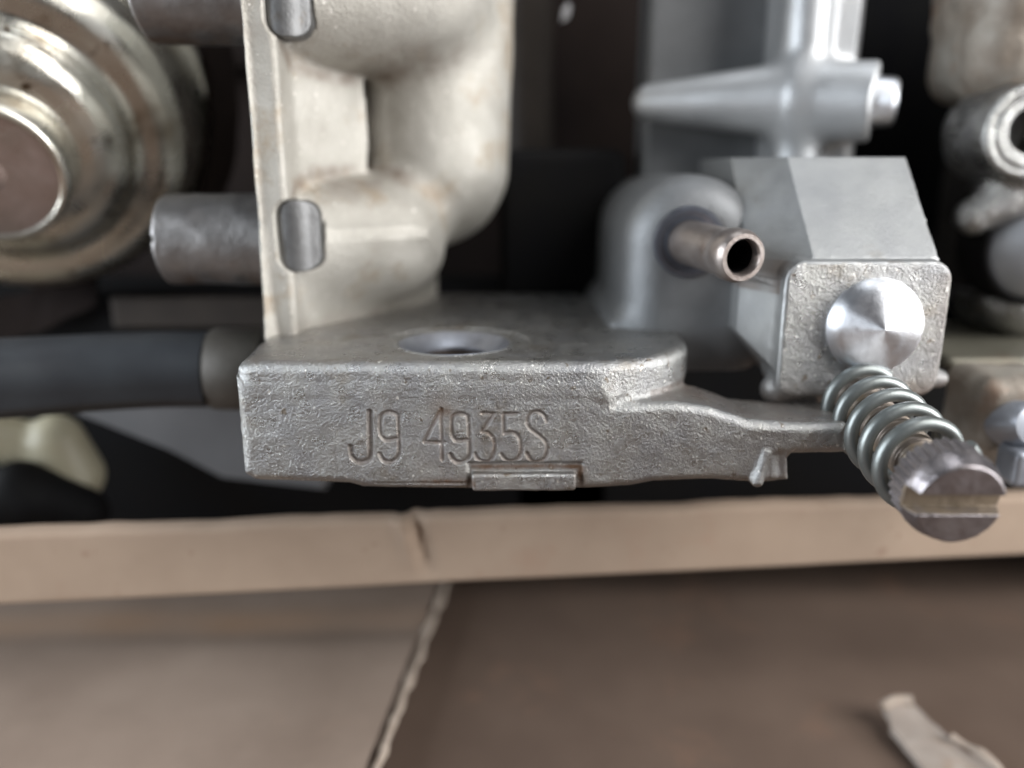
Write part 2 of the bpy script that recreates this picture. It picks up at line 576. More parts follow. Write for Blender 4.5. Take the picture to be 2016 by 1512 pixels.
def band():
    nu, nv = 260, 26
    V, F = [], []
    th = 1.4
    k0, k1 = -0.35, 1.3
    ring = []
    for i in range(nu):
        s = k0 + (k1 - k0) * i / (nu - 1)
        t, b = TL + (TR - TL) * s, BL + (BR - BL) * s
        q = np.array([[s * 100, 0, 0]])
        sag = 0.25 * vnoise(q, 9.0, 3)[0] + 0.10 * vnoise(q, 2.4, 4)[0]
        for j in range(nv):
            w = j / (nv - 1)
            P = t * (1 - w) + b * w
            P[2] += sag * (1 - w)
            u = 0.388 + 0.018 * (w - 0.2)
            g = math.exp(-((s - u) / 0.0055) ** 2) * max(0, 1 - (w / 0.95) ** 2)
            g2 = math.exp(-((s - u + 0.013) / 0.006) ** 2) * max(0, 1 - (w / 0.8) ** 2)
            P[1] += 1.15 * g - 0.7 * g2 + 0.25 * vnoise(np.array([P]) + 50, 14.0, 8)[0]
            ew = min(w, 1 - w) * nv
            V.append(P + np.array([0, 0.9 * max(0, 1 - ew / 1.6) ** 2, 0]))
    m = len(V)
    V += [p + np.array([0, th + (0.0), 0]) for p in V[:m]]
    for i in range(nu - 1):
        for j in range(nv - 1):
            a = i * nv + j
            F.append((a, a + 1, a + nv + 1, a + nv))
            F.append((m + a, m + a + nv, m + a + nv + 1, m + a + 1))
        a, b = i * nv, i * nv + nv - 1
        F.append((a, a + nv, m + a + nv, m + a))
        F.append((b, m + b, m + b + nv, b + nv))
    for i in (0, nu - 1):
        for j in range(nv - 1):
            a = i * nv + j
            q = (a, m + a, m + a + 1, a + 1)
            F.append(q if i == 0 else q[::-1])
    return V, F


st = thing("cardboard_strip", "long pale cardboard strip standing on edge, dented, below the stamped bracket", "cardboard strip", (TL + BR) / 2)
v_, f_ = band()
add_mesh("strip_face", v_, f_, M_card, st, sharp=60)

# loose grey sheet at the lower left with a torn white edge
E0, E1 = atZ(862, 1150, -50), atZ(716, 1520, -50)
fl = thing("cardboard_sheet", "grey brown cardboard sheet lying flat at lower left with a torn white edge", "cardboard sheet", (-40, 20, -47))


def flat_sheet():
    nu, nv = 60, 90
    V, F = [], []
    e0 = E0 + (E0 - E1) * 0.9
    e1 = E1 + (E1 - E0) * 0.7
    for i in range(nu):
        s = i / (nu - 1)
        r = e0 + (e1 - e0) * s
        for j in range(nv):
            w = (j / (nv - 1)) ** 1.3
            P = r + np.array([-120 * w, 0, 0])
            P[2] += 0.5 * vnoise(np.array([P]), 22.0, 11)[0] - 0.9 * math.exp(-((P[1] - 38 - 0.03 * P[0]) / 3.0) ** 2)
            V.append(P)
    m = len(V)
    V += [p - np.array([0, 0, 2.6]) for p in V[:m]]
    for i in range(nu - 1):
        for j in range(nv - 1):
            a = i * nv + j
            F.append((a, a + 1, a + nv + 1, a + nv)[::-1])
            F.append((m + a, m + a + 1, m + a + nv + 1, m + a + nv))
    return V, F


v_, f_ = flat_sheet()
vv_ = np.array(v_)
yl_ = vv_[:, 1] - 0.05 * vv_[:, 0]
sh = add_mesh("sheet_panel", v_, f_, M_cardgrey, fl, sharp=60,
              stain=np.clip(np.exp(-((yl_ - 41.5) / 3.2) ** 2) * (0.75 + 0.5 * vnoise(vv_, 9.0, 15)) * np.clip((-vv_[:, 0] + 10) / 45, 0.2, 1), 0, 1))
ed = E1 - E0
pth = [E0 + ed * t for t in np.linspace(-0.5, 1.5, 110)]
pth = [p + np.array([0.28 * vnoise(np.array([p]), 2.2, 21)[0] + 0.9, 0, -1.0 + 0.3 * vnoise(np.array([p]), 3.1, 22)[0]]) for p in pth]
sweep("torn_edge", pth, [0.6 + 0.3 * vnoise(np.array([p]), 1.7, 23)[0] for p in pth], M_torn, sh, seg=10)

# torn tab of cardboard at the lower right
tb = thing("torn_cardboard_tab", "torn pale strip of cardboard with ragged end curling up at lower right", "cardboard scrap", (34, 2, -54))


def ribbon(name, path, width_dir, wd, th, mat, parent, seed=0, sub=6):
    path = spline(path, 40)
    V, F = [], []
    wv = np.asarray(width_dir, float)
    n = len(path)
    for i, p in enumerate(path):
        k = wd * (1 + 0.12 * vnoise(np.array([p]), 2.0, seed)[0])
        T = path[min(i + 1, n - 1)] - path[max(i - 1, 0)]
        nrm = np.cross(T, wv)
        nrm /= np.linalg.norm(nrm)
        for s in range(sub):
            o = (s / (sub - 1) - 0.5) * k
            rag = 0.25 * vnoise(np.array([p + wv * o]), 1.3, seed + 1)[0]
            V.append(p + wv * o + nrm * (th / 2 + rag * 0.3))
        for s in range(sub):
            o = (0.5 - s / (sub - 1)) * k
            V.append(p + wv * o - nrm * th / 2)
    m = 2 * sub
    for i in range(n - 1):
        for k in range(m):
            l = (k + 1) % m
            F.append((i * m + k, i * m + l, (i + 1) * m + l, (i + 1) * m + k))
    F.append(tuple(range(m))[::-1])
    F.append(tuple((n - 1) * m + k for k in range(m)))
    return add_mesh(name, V, F, mat, parent, sharp=50)


def torn_flap():
    Lp = spline([(1738, 1396, -51.4), (1772, 1446, -51.9), (1815, 1505, -52.3), (1870, 1580, -52.7)], 36)
    Rp = spline([(1790, 1384, -51.0), (1842, 1432, -51.4), (1898, 1480, -51.8), (1995, 1552, -52.4)], 36)
    nw = 12
    V, F = [], []
    for i in range(36):
        a, b = atZ(*Lp[i]), atZ(*Rp[i])
        for j in range(nw):
            w = j / (nw - 1)
            P = a * (1 - w) + b * w
            rag = 0.35 * vnoise(np.array([P]), 1.4, 31)[0] + 0.3 * vnoise(np.array([P]), 3.0, 33)[0]
            e = max(0.0, 1 - min(w, 1 - w) * 6)
            P = P + (b - a) / np.linalg.norm(b - a) * rag * e * (1 if w > 0.5 else -1)
            tip = math.exp(-(i / 3.0) ** 2)
            P[2] += 0.15 * vnoise(np.array([P]), 1.6, 34)[0] + 0.3 * max(0, 1 - (1 - w) * 7) + 0.12 * math.sin(math.pi * w) + 0.5 * tip * (1 - (2 * w - 1) ** 2)
            V.append(P)
    m = len(V)
    V += [p - np.array([0, 0, 1.0]) for p in V[:m]]
    for i in range(35):
        for j in range(nw - 1):
            a = i * nw + j
            F.append((a, a + nw, a + nw + 1, a + 1))
            F.append((m + a, m + a + 1, m + a + nw + 1, m + a + nw))
        a, b = i * nw, i * nw + nw - 1
        F.append((a, m + a, m + a + nw, a + nw))
        F.append((b, b + nw, m + b + nw, m + b))
    for j in range(nw - 1):
        F.append((j, j + 1, m + j + 1, m + j))
        a = 35 * nw + j
        F.append((a, m + a, m + a + 1, a + 1))
    return V, F


v_, f_ = torn_flap()
M_flap = material("worn grey card", (0.37, 0.32, 0.28), (0.30, 0.25, 0.215), 0.0, 0.9, ((0.6, 0.15, 0.6), (2.5, 0.2, 0.3)), 3.0, dirt=(0.30, 0.21, 0.15), dirt_scale=5.0, dirt_amt=0.05, spec=0.1)
add_mesh("torn_strip", v_, f_, M_flap, tb, sharp=40)
rp_ = [atZ(u, v, z) + np.array([0, 0, 0.5]) for u, v, z in spline([(1872, 1458, -51.5), (1912, 1480, -51.7), (1950, 1508, -52.0), (1990, 1548, -52.3)], 30)]
sweep("torn_edge", rp_, [0.6 + 0.3 * vnoise(np.array([p]), 1.6, 39)[0] for p in rp_], M_torn, tb, seg=10)
tp_ = [atZ(u, v, z) + np.array([0, 0, 0.4]) for u, v, z in spline([(1738, 1396, -51.3), (1752, 1387, -50.9), (1772, 1382, -50.8), (1792, 1386, -51.0)], 16)]
sweep("torn_end", tp_, [0.75 + 0.3 * vnoise(np.array([p]), 1.2, 37)[0] for p in tp_], M_torn, tb, seg=10)

# ------------------------------------------------------------------ the carburettor
carb = thing("carburettor", "dirty cast alloy carburettor with stamped bracket, spring loaded screw and hose pipe", "carburettor", (0, 20, -10))


def Xf(u, v, Y=0.0):
    q = at(u, v, Y)
    return q[0], q[2]


WEB = [Xf(466, 742), Xf(900, 742), Xf(1195, 742), Xf(1215, 797), Xf(1330, 793), Xf(1400, 803), Xf(1475, 829), Xf(1560, 836), Xf(1671, 836),
       Xf(1669, 894), Xf(1562, 896), Xf(1553, 905), Xf(1555, 948), Xf(1500, 953), Xf(1400, 947), Xf(1290, 951), Xf(1240, 960), Xf(1120, 966),
       Xf(930, 965), Xf(720, 962), Xf(690, 954), Xf(505, 948), Xf(484, 935)]
R_C = 12.5
GLYPHS = {
    'J': ([[(728, 811), (728.5, 850), (729, 893), (723, 907), (712, 911), (699, 906), (692, 895), (690.5, 880)]], 0.30),
    '9': ([[(785, 822), (779, 815), (764, 812), (752, 818), (748.5, 830), (749, 852), (755, 863), (764, 867), (782, 864)],
           [(784, 818), (785.5, 850), (786, 888), (782, 901), (773, 909), (761, 909), (752, 903), (748, 894)]], 0.24),
    '4': ([[(865, 812), (850, 842), (836, 870)], [(836, 870), (875, 872)], [(869, 806), (870, 850), (871, 905)]], 0.20),
    '9b': ([[(923, 824), (918, 818), (905, 815), (894, 819), (890, 830), (890, 852), (894, 863), (901, 868), (922, 866)],
            [(922, 820), (924, 850), (925, 890), (921, 902), (912, 910), (899, 910), (891, 903), (887, 895)]], 0.24),
    '3': ([[(950, 814), (972, 815)], [(972, 815), (960, 833), (949, 850)],
           [(949, 850), (962, 853), (971, 863), (974, 876), (972, 894), (963, 908), (949, 908), (940, 902), (936, 894)]], 0.20),
    '5': ([[(1018, 815), (993, 816)], [(992, 817), (992.5, 835), (993, 854)],
           [(993, 854), (1010, 852), (1021, 860), (1026, 875), (1025, 893), (1016, 906), (1002, 908), (993, 903), (988, 895)]], 0.22),
    'S': ([[(1077, 830), (1074, 821), (1066, 814), (1056, 811), (1046, 815), (1040, 824), (1039, 835), (1045, 845), (1060, 857), (1073, 868),
            (1078, 882), (1075, 898), (1067, 907), (1056, 910), (1045, 906), (1038, 893)]], 0.23),
}
SEGS = []
for g_, (strokes, r_) in GLYPHS.items():
    for s_ in strokes:
        pp = spline(s_, max(3, len(s_) * 3)) if len(s_) > 2 else np.array(s_, float)
        ww = [at(a, b, 0.0) for a, b in pp]
        for a, b in zip(ww[:-1], ww[1:]):
            SEGS.append((a, b, r_ * 0.93))
LT_LO, LT_HI = at(680, 920, 0), at(1090, 800, 0)


def d_letters(p):
    d = np.full(len(p), 9.0)
    m = (p[:, 0] > LT_LO[0] - 1) & (p[:, 0] < LT_HI[0] + 1) & (p[:, 2] > LT_LO[2] - 1) & (p[:, 2] < LT_HI[2] + 1) & (p[:, 1] < 1.5)
    if m.any():
        q = p[m]
        dd = np.full(len(q), 9.0)
        for a, b, r in SEGS:
            dd = np.minimum(dd, d_caps(q, a, b, r))
        d[m] = dd
    return d


HOLE = np.array([-6.3, 9.6])


def f_plate(p):
    x, y, z = p[:, 0], p[:, 1], p[:, 2]
    n_lo = vnoise(p, 3.0, 1) * 0.08 + vnoise(p, 0.8, 2) * 0.035 * (1 + np.clip((-25.5 - p[:, 0]), 0, 2))
    # upper slab in plan: straight left side, big rounded right corner
    cx, cy = 7.05, R_C
    a = smax(np.maximum(-27.2 - 0.07 * y - x, x - 19.6), -y, 1.8)
    corner = np.hypot(np.maximum(x - cx, 0), np.maximum(cy - y, 0)) - R_C
    d2 = np.where((x > cx) & (y < cy), corner, np.maximum(a, y - 46))
    slab = extrude(d2, z, -2.2, 2.15, 1.15)
    web = extrude(d_poly(x + 0.07 * y * (x < -10) + 0.25 * (x < -10), z, WEB), y, 0.0, 9.0, 0.95)
    d = smin(slab, web, 0.12 + 1.1 * np.clip((x - 7.5) / 3.0, 0, 1))
    # raised pad at the lower edge and the step beside it
    px0, px1 = Xf(930, 925)[0], Xf(1134, 925)[0]
    zt, zb = Xf(1000, 926)[1], Xf(1000, 964)[1]
    trench = d_box(p, ((px0 + px1) / 2 + 0.1, -0.2, zt - 0.6), ((px1 - px0) / 2 + 0.65, 0.55, 1.5), 0.3)
    d = smax(d, -trench, 0.25)
    pad = d_box(p, ((px0 + px1) / 2, 0.6, (zt + zb) / 2 - 0.1), ((px1 - px0) / 2, 1.15, (zt - zb) / 2 - 0.15), 0.28)
    d = smin(d, pad, 0.12)
    gx0, gx1 = Xf(740, 952), Xf(930, 952)
    d = np.maximum(d, -d_caps(p, (gx0[0], -0.05, gx0[1]), (gx1[0], -0.05, gx1[1]), 0.22))
    # casting flash near the notch
    k0, k1 = Xf(1508, 893), Xf(1490, 946)
    d = smin(d, d_caps(p, (k0[0], 0.1, k0[1]), (k1[0], -0.1, k1[1]), 0.25, 0.6), 0.5)
    k2 = Xf(1535, 930)
    d = smax(d, -d_caps(p, (k2[0], -0.5, k2[1] + 1.6), (k2[0] + 0.6, -0.3, k2[1] - 2), 0.9), 0.4)
    # bore with a countersunk lip and a shallow spot face
    rr = np.hypot(x - HOLE[0], y - HOLE[1])
    d = np.maximum(d, -np.maximum(rr - 8.3, 2.03 - z))
    cone = np.maximum((rr - 6.0 + np.maximum(0, 2.0 - z) * 1.15) * 0.68, 0.6 - z)
    d = smax(d, -cone, 0.12)
    d = np.maximum(d, -(rr - 3.9))
    d = smin(d, np.maximum(np.abs(np.hypot(rr - 6.25, z - 2.02)) - 0.16, -9), 0.15)
    d = d + n_lo * 0.7
    d = smax(d, -d_letters(p), 0.05)
    return d


def st_plate(p):
    x, y, z = p[:, 0], p[:, 1], p[:, 2]
    n1 = vnoise(p, 1.6, 7) * 0.5 + vnoise(p, 0.6, 8) * 0.3
    pr = Xf(1135, 925)
    a = np.exp(-((x - pr[0] - 0.5) / 0.5) ** 2) * ((z < pr[1] + 0.4)) * (y < 1.2)
    b = np.exp(-((z - pr[1] - 0.25) / 0.28) ** 2) * (x > -4.2) * (x < pr[0] + 0.6) * (y < 1.2)
    gl = Xf(850, 949)
    c = np.exp(-((z - gl[1]) / 0.4) ** 2) * np.clip((x + 12) / 5, 0, 1) * (x < -3.6) * (y < 1.0)
    e = np.exp(-((x - 18.5) / 3.5) ** 2 - ((z + 2.6) / 1.2) ** 2) * np.clip((y - 0.8) / 2, 0, 1) * 0.9
    e2 = ((z > -4.6) & (y > 0.9) & (x > 14) & (z < -1.2)) * 0.55
    sp = Xf(868, 800)
    f = np.exp(-((x - sp[0]) ** 2 + (z - sp[1]) ** 2) / 1.6) * 0.55 + np.exp(-((x - Xf(882, 812)[0]) ** 2 + (z - Xf(882, 812)[1]) ** 2) / 0.25) * 0.6
    top = np.clip((z - 1.7) / 0.4, 0, 1) * np.clip(0.24 - 0.012 * (x + 10), 0.03, 0.5) * np.clip(0.6 + n1, 0, 1)  # brown oil film, also painting in the dark grazing reflection of the top
    rim = np.hypot(x - HOLE[0], y - HOLE[1])
    top = top * np.clip((rim - 6.3) / 2.0, 0, 1)
    lt = np.clip(1 - d_letters(p + np.array([0, 0, 0])) / 0.1, 0, 1) * 0.45
    web = (y < 1) * np.clip(0.16 + 0.35 * n1, 0, 0.4) * np.exp(-((z + 9) / 3.5) ** 2 - ((x + 2) / 12) ** 2)
    return np.clip((np.maximum.reduce([a, b, c, e, e2, f])) * (0.75 + 0.5 * n1) + top + web + lt, 0, 1)


plate = add_field("bracket", f_plate, (-32, -2, -13), (36, 47, 4), 0.13, M_plate, carb, stain=st_plate,
                  split=("stamped_number", lambda c: (d_letters(c) < 0.10) & (c[:, 1] < 0.7), M_plate))
lathe("bore_lining", [(6.15, 2.02), (6.0, 2.16), (5.75, 2.10), (4.3, 1.1), (3.72, 0.8), (3.72, 0.5), (3.9, 0.4), (4.15, 0.3), (5.9, 1.9)],
      (HOLE[0], HOLE[1], 0), (0, 0, 1), M_bore, plate, seg=96, closed=True)

lathe("bore_wall", [(3.70, 0.55), (3.70, -2.6), (3.95, -2.6), (3.95, 0.35)], (HOLE[0], HOLE[1], 0), (0, 0, 1), M_borewall, plate, seg=64, closed=True)

# intake casting on the left: receding wall, two bosses, thick pipe
WA, WB = np.array([-28.0, 13.6]), np.array([-11.8, 39.8])
WD = (WB - WA) / np.linalg.norm(WB - WA)
WN = np.array([WD[1], -WD[0]])
B0, B1 = np.array([-29.0, 21.5, 12.3]), at(756, 468, 29.5)
U0, U1 = np.array([-29.0, 21.5, 40.0]), at(800, -20, 30.0)
PIPE_T, PIPE_B = at(850, -300, 39.2), at(842, 325, 39.2)
POCK = [at(586, 466, 14.2), at(562, -8, 14.2)]


def f_elbow(p):
    x, y, z = p[:, 0], p[:, 1], p[:, 2]
    w = (x - WA[0]) * WN[0] + (y - WA[1]) * WN[1]
    along = (x - WA[0]) * WD[0] + (y - WA[1]) * WD[1]
    # panel between the bosses ends in a vertical step
    wall = np.maximum(np.maximum(w - 0.5, -w - 7.0), np.maximum(along - 17.4, -along - 4))
    wall_low = np.maximum.reduce([w, -w - 8.0, along - 31.0, z - 8.5])
    flange = d_box(p, (-26.3, 33.5, 26), (1.75, 20.0, 40), 0.8)
    boss = d_caps(p, B0, B1, 7.6, 7.9)
    bossu = d_caps(p, U0, U1, 8.6, 9.6)
    # web that carries the lower boss down onto the bracket
    t = np.clip((12.3 - z) / 10.3, 0, 1.2)
    s = np.clip((x - B0[0]) / (B1[0] - B0[0]), -0.1, 1.4)
    yb = B0[1] + (B1[1] - B0[1]) * s - 7.6
    yw = WA[1] + (x - WA[0]) * (WB[1] - WA[1]) / (WB[0] - WA[0])
    web = np.maximum.reduce([(yb * (1 - t) + (yw - 2.0) * t - y) * 0.75, z - 12.3, x + 11.4, y - 46.0, -28.0 - x])
    pipe = d_caps(p, PIPE_T, PIPE_B, 11.2)
    d = smin(wall, wall_low, 0.8)
    d = smin(d, smin(web, boss, 3.5), 0.7)
    d = smin(d, bossu, 0.8)
    d = smin(d, pipe, 3.0)
    d = smin(d, flange, 0.5)
    d = np.maximum(d, -27.93 - x)
    for c in POCK:
        d = smax(d, -np.maximum(d_box(p, c + np.array([0, 0.6, 0]), (2.2, 4.6, 3.95), 1.8), -d_plane(p, c, (0, -1, 0)) - 3.4), 0.25)
    return d + vnoise(p, 5.0, 31) * 0.10 + vnoise(p, 1.2, 32) * 0.02


def st_elbow(p):
    x, y, z = p[:, 0], p[:, 1], p[:, 2]
    n1 = vnoise(p, 3.0, 36) * 0.5 + vnoise(p, 1.1, 37) * 0.35
    b = np.exp(-((d_caps(p, B0, B1, 7.8) - 0.7) / 0.8) ** 2)
    b2 = np.exp(-((d_caps(p, U0, U1, 9.1) - 0.8) / 0.9) ** 2)
    seam = b * np.clip((z - 15.5) / 3, 0, 1) * 0.55 + b2 * np.clip((36 - z) / 3, 0, 1) * 0.5
    low = np.clip((4.5 - z) / 4, 0, 1) * 0.4
    return np.clip((seam + low) * (0.8 + n1) + 0.12 * np.clip(n1 + 0.2, 0, 1), 0, 0.8)


elbow = add_field("intake_elbow", f_elbow, (-31, 9, 1.5), (5, 60, 55), 0.3, M_warm, carb, stain=st_elbow)
for c in POCK:
    def f_key(p, c=c):
        q = p - c
        d = np.maximum(d_box(p, c + np.array([0, 0.6, 0]), (2.18, 4.6, 3.93), 1.8), -d_plane(p, c, (0, -1, 0)) - 3.3)
        roll = np.hypot(q[:, 0] + 0.9, q[:, 1] - 2.6) - 2.75
        return smax(d, np.minimum(roll, np.maximum(q @ np.array([0.5, -0.87, 0.0]) + 0.1, -q[:, 0] - 0.5)), 0.2)
    add_field("locking_key", f_key, c - 6, c + 6, 0.2, M_key, elbow)

# steel pins that come out of the flange to the left
for i_, (c, u0) in enumerate(((B0, 331), (U0, 287))):
    e_ = at(u0, 0, c[1])
    x0 = (u0 - 1008) / FPX * (78 + 0.9659 * c[1] - 0.2588 * c[2])
    r_ = 5.55 if i_ == 0 else 6.1

    def f_pin(p, c=c, x0=x0, r_=r_):
        d = d_cyl(p, (x0, c[1], c[2]), (-27.0, c[1], c[2]), r_ - 0.25, r_, 0.7)
        d = np.maximum(d, -d_box(p, (x0, c[1] - r_, c[2] + 0.4), (0.5, 1.2, 0.35), 0.1))
        return d + vnoise(p, 2.5, 41) * 0.12 + vnoise(p, 0.6, 42) * 0.012
    add_field("guide_pin", f_pin, (x0 - 2, c[1] - 8, c[2] - 8), (-26, c[1] + 8, c[2] + 8), 0.2, M_steel, carb,
              stain=lambda p, c=c: np.clip((c[2] - 1 - p[:, 2]) / 5, 0, 1) * np.clip(0.5 + vnoise(p, 2.0, 44), 0, 0.8))

# pipe boss (arched) behind the hose pipe
AC = at(1368, 484, 17.5)


def f_arch(p):
    x, y, z = p[:, 0], p[:, 1], p[:, 2]
    q = np.stack([x, np.maximum(z, AC[2])], 1)
    d2 = np.where(z > AC[2], np.hypot(x - AC[0], z - AC[2]) - 8.0, np.abs(x - AC[0]) - 8.0)
    d = extrude(d2, y, 16.6, 52.0, 4.2)
    rec = extrude(np.hypot(x - AC[0] - 0.6, (z - AC[2] + 0.4) * 0.9) - 5.2, y, 10.0, 17.9, 0.5)
    base = d_box(p, (AC[0], 36, 0.5), (9.6, 18, 2.2), 1.0)
    d = smin(d, base, 3.0)
    return d + vnoise(p, 4.0, 51) * 0.08 + vnoise(p, 0.9, 52) * 0.015


add_field("pipe_boss", f_arch, (9, 14, -3), (34, 56, 23), 0.25, M_boss, carb)

# valve body
V0 = at(1540, 650, 7.0)[0]


def f_valve(p):
    x, y, z = p[:, 0], p[:, 1], p[:, 2]
    zt, zb = 11.3, -3.3
    xr = 45.9
    d2 = d_box(np.stack([x, z, 0 * x], 1), ((28.4 + xr) / 2, (zt + zb) / 2, 0), ((xr - 28.4) / 2, (zt - zb) / 2, 9), 2.2)
    front = extrude(d2, y, 7.0, 13.0, 0.45)
    # body behind the front: flares to the left, bottom left chamfer
    side = np.maximum.reduce([d_plane(p, (28.6, 7.6, 0), (-0.90, -0.44, 0)), 7.8 - y, y - 22.0, z - 9.2, -3.0 - z, x - 44.6, 25.6 - x,
                              d_plane(p, (27.0, 12, 1.0), (-0.75, 0, -0.66))])
    # sloping roof with a second facet turned to the left
    roof = np.maximum.reduce([d_plane(p, (36, 8.2, 11.3), (0, -0.72, 0.70)), z - 21.8, y - 40, x - 44.8, 26.3 - x, 8.9 - z, 8.4 - y,
                              d_plane(p, (31.6, 8.2, 11.3), (-0.60, -0.58, 0.55)),
                              d_plane(p, (28.5, 7.6, 0), (-0.90, -0.44, 0))])
    d = smin(front, smin(side, roof, 0.6), 0.35)
    lug = d_caps(p, (44.6, 9.5, -1.5), (48.0, 11.0, -2.3), 1.5, 1.0)
    d = smin(d, lug, 1.2)
    foot = d_caps(p, (29.0, 9.0, -3.0), (43.0, 10.0, -3.0), 1.6)
    d = smin(d, foot, 1.0)
    return d + (vnoise(p, 3.0, 61) * 0.05 + vnoise(p, 0.8, 62) * 0.03) * np.clip((9.5 - y) * 0.6, 0.15, 1)


def st_valve(p):
    x, y, z = p[:, 0], p[:, 1], p[:, 2]
    n = vnoise(p, 2.0, 66) * 0.5
    a = np.exp(-((z + 3.6) / 1.8) ** 2) * 0.6 + np.exp(-((x - 45.5) / 2.2) ** 2) * (z < 10) * 0.35
    b = ((z < 11.0) & (y > 8) & (x < 31) & (z > 7.5)) * 0.5
    return np.clip((a + b) * (0.8 + n), 0, 0.8)


valve = add_field("valve_body", f_valve, (23, 4, -7), (51, 42, 24), 0.2, M_block, carb, stain=st_valve, split=("front_flange", lambda c: (c[:, 1] < 9.2) & (c[:, 2] < 11.0) & (c[:, 0] > 28.9) & ((c[:, 1] < 7.6) | (c[:, 0] > 45.0)), M_plate))
RC = at(1722, 642, 6.9)
prof = [(0.0, 2.5)]
for k in range(1, 40):
    r = 5.0 * k / 39
    hgt = 2.5 - 1.25 * (r / 5.0) - 0.9 * (r / 5.0) ** 12 + 0.008 * math.sin(k * 2.7)
    prof.append((r, hgt))
prof += [(5.1, 0.1), (5.1, -1.0)]
lathe("ball_plug", [(max(a, 0.0005), b) for a, b in prof][::-1], RC, (0.0, -1, 0.02), M_rivet, valve, seg=128, sharp=50)

# hose pipe
PA, PB = at(1346, 474, 17.8), atz(1464, 507, 80.5)
PX = PB - PA
PLn = np.linalg.norm(PX)
hp = lathe("hose_pipe", [(1.78, -1.0), (2.5, -1.0), (2.5, PLn - 3.6), (2.55, PLn - 3.0), (2.78, PLn - 2.2), (2.78, PLn - 0.9), (2.6, PLn - 0.25),
                         (2.4, PLn), (1.95, PLn), (1.78, PLn - 0.25)], PA, PX, M_pipe, carb, seg=64, closed=True, wob=0.004)
lathe("pipe_bore", [(1.77, 0.0), (1.77, PLn - 1.2), (1.66, PLn - 1.2), (1.66, 0.2)], PA, PX, M_void, hp, seg=40, closed=True)  # near black lining inside the pipe
lathe("pipe_collar", [(2.52, -1.5), (4.1, -1.5), (4.1, 0.0), (3.9, 0.3), (3.5, 0.35), (3.2, 0.1), (2.85, 0.05), (2.7, 0.3), (2.52, 0.3)], np.array([PA[0] + 0.35, 16.35, PA[2] - 0.05]),
      (0, -1, 0), M_collar, hp, seg=64, closed=True)

# tower with a cross tube
TWX = at(1597, 150, 42)[0]
C_L, C_M, C_R = at(1278, 203, 44), at(1560, 198, 38.5), at(1722, 201, 34)


def f_tower(p, plate_=False):
    x, y, z = p[:, 0], p[:, 1], p[:, 2]
    main = d_cyl(p, (TWX, 43, 18), (TWX, 43, 66), 6.3, None, 0.6)
    main = np.maximum(main, 38.6 - y)
    rib = d_cyl(p, (at(1580, 150, 38)[0], 38.6, 18), (at(1580, 150, 38)[0], 38.6, 66), 3.3, None, 0.6)
    t1 = d_caps(p, C_L, C_M, 2.5, 5.1)
    t2 = d_cyl(p, C_M, C_R, 4.9, 5.1, 0.5)
    d = smin(main, rib, 1.2)
    d = smin(d, smin(t1, t2, 1.2), 2.4)
    stub = d_cyl(p, (at(1655, 285, 40)[0], 40, 18), (at(1655, 285, 40)[0], 40, 27), 1.8, None, 0.3)
    d = smin(d, stub, 0.4)
    back = d_box(p, ((at(1284, 150, 47)[0] + at(1510, 150, 47)[0]) / 2, 51, 42), ((at(1510, 150, 47)[0] - at(1284, 150, 47)[0]) / 2 + 1, 4.5, 26), 1.0)
    return (np.minimum(d, back) if plate_ is None else (back if plate_ else d)) + vnoise(p, 4.0, 71) * 0.06


tower = add_field("vertical_tower", f_tower, (14, 30, 16), (56, 58, 60), 0.3, M_tower, carb)
add_field("tower_backplate", lambda p: f_tower(p, True), (10, 40, 12), (40, 60, 62), 0.5, M_boss, tower)
ax_ = (C_R - C_M) / np.linalg.norm(C_R - C_M)
lathe("end_plug", [(0.001, 2.8), (2.5, 2.7), (3.05, 2.3), (3.2, 1.6), (3.2, -1.0)][::-1], C_R, ax_, M_rivet, tower, seg=64)

# dark parts deep inside, with dark blocks and panels standing in for shade
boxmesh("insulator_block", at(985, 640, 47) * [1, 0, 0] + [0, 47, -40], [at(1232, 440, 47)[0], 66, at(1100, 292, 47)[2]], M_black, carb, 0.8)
boxmesh("gap_shade_block", (-150, 47, -44), (150, 75, 1.6), M_black, carb, 1.0)  # black block put in for the deep shade of the gap below the bracket
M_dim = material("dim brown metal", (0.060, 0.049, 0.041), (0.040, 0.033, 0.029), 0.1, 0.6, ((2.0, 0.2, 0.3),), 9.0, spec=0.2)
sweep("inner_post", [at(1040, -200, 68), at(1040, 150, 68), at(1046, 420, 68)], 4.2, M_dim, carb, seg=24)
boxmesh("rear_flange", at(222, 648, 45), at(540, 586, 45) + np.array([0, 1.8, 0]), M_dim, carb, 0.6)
boxmesh("shade_wall", (-160, 76, -44), (44, 82, 105), M_brown, carb, 1.0)  # stands for the box back in shadow, its shade put into the colour
boxmesh("shade_panel", (44.5, 80, -44), (170, 86, 105), M_void, carb, 1.0)  # black panel in place of the unlit void at the right
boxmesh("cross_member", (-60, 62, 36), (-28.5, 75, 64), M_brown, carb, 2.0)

# ---- adjusting screw
SA, SB = at(1690, 790, 6.5), atz(1892, 995, 65.5)
SX = SB - SA
SLn = np.linalg.norm(SX)
SXn = SX / SLn
fx, fy, fz = frame(SX)
HL = 4.4
HR = 4.12


def loc_s(p):
    q = p - SB
    return q @ fx, q @ fy, q @ fz


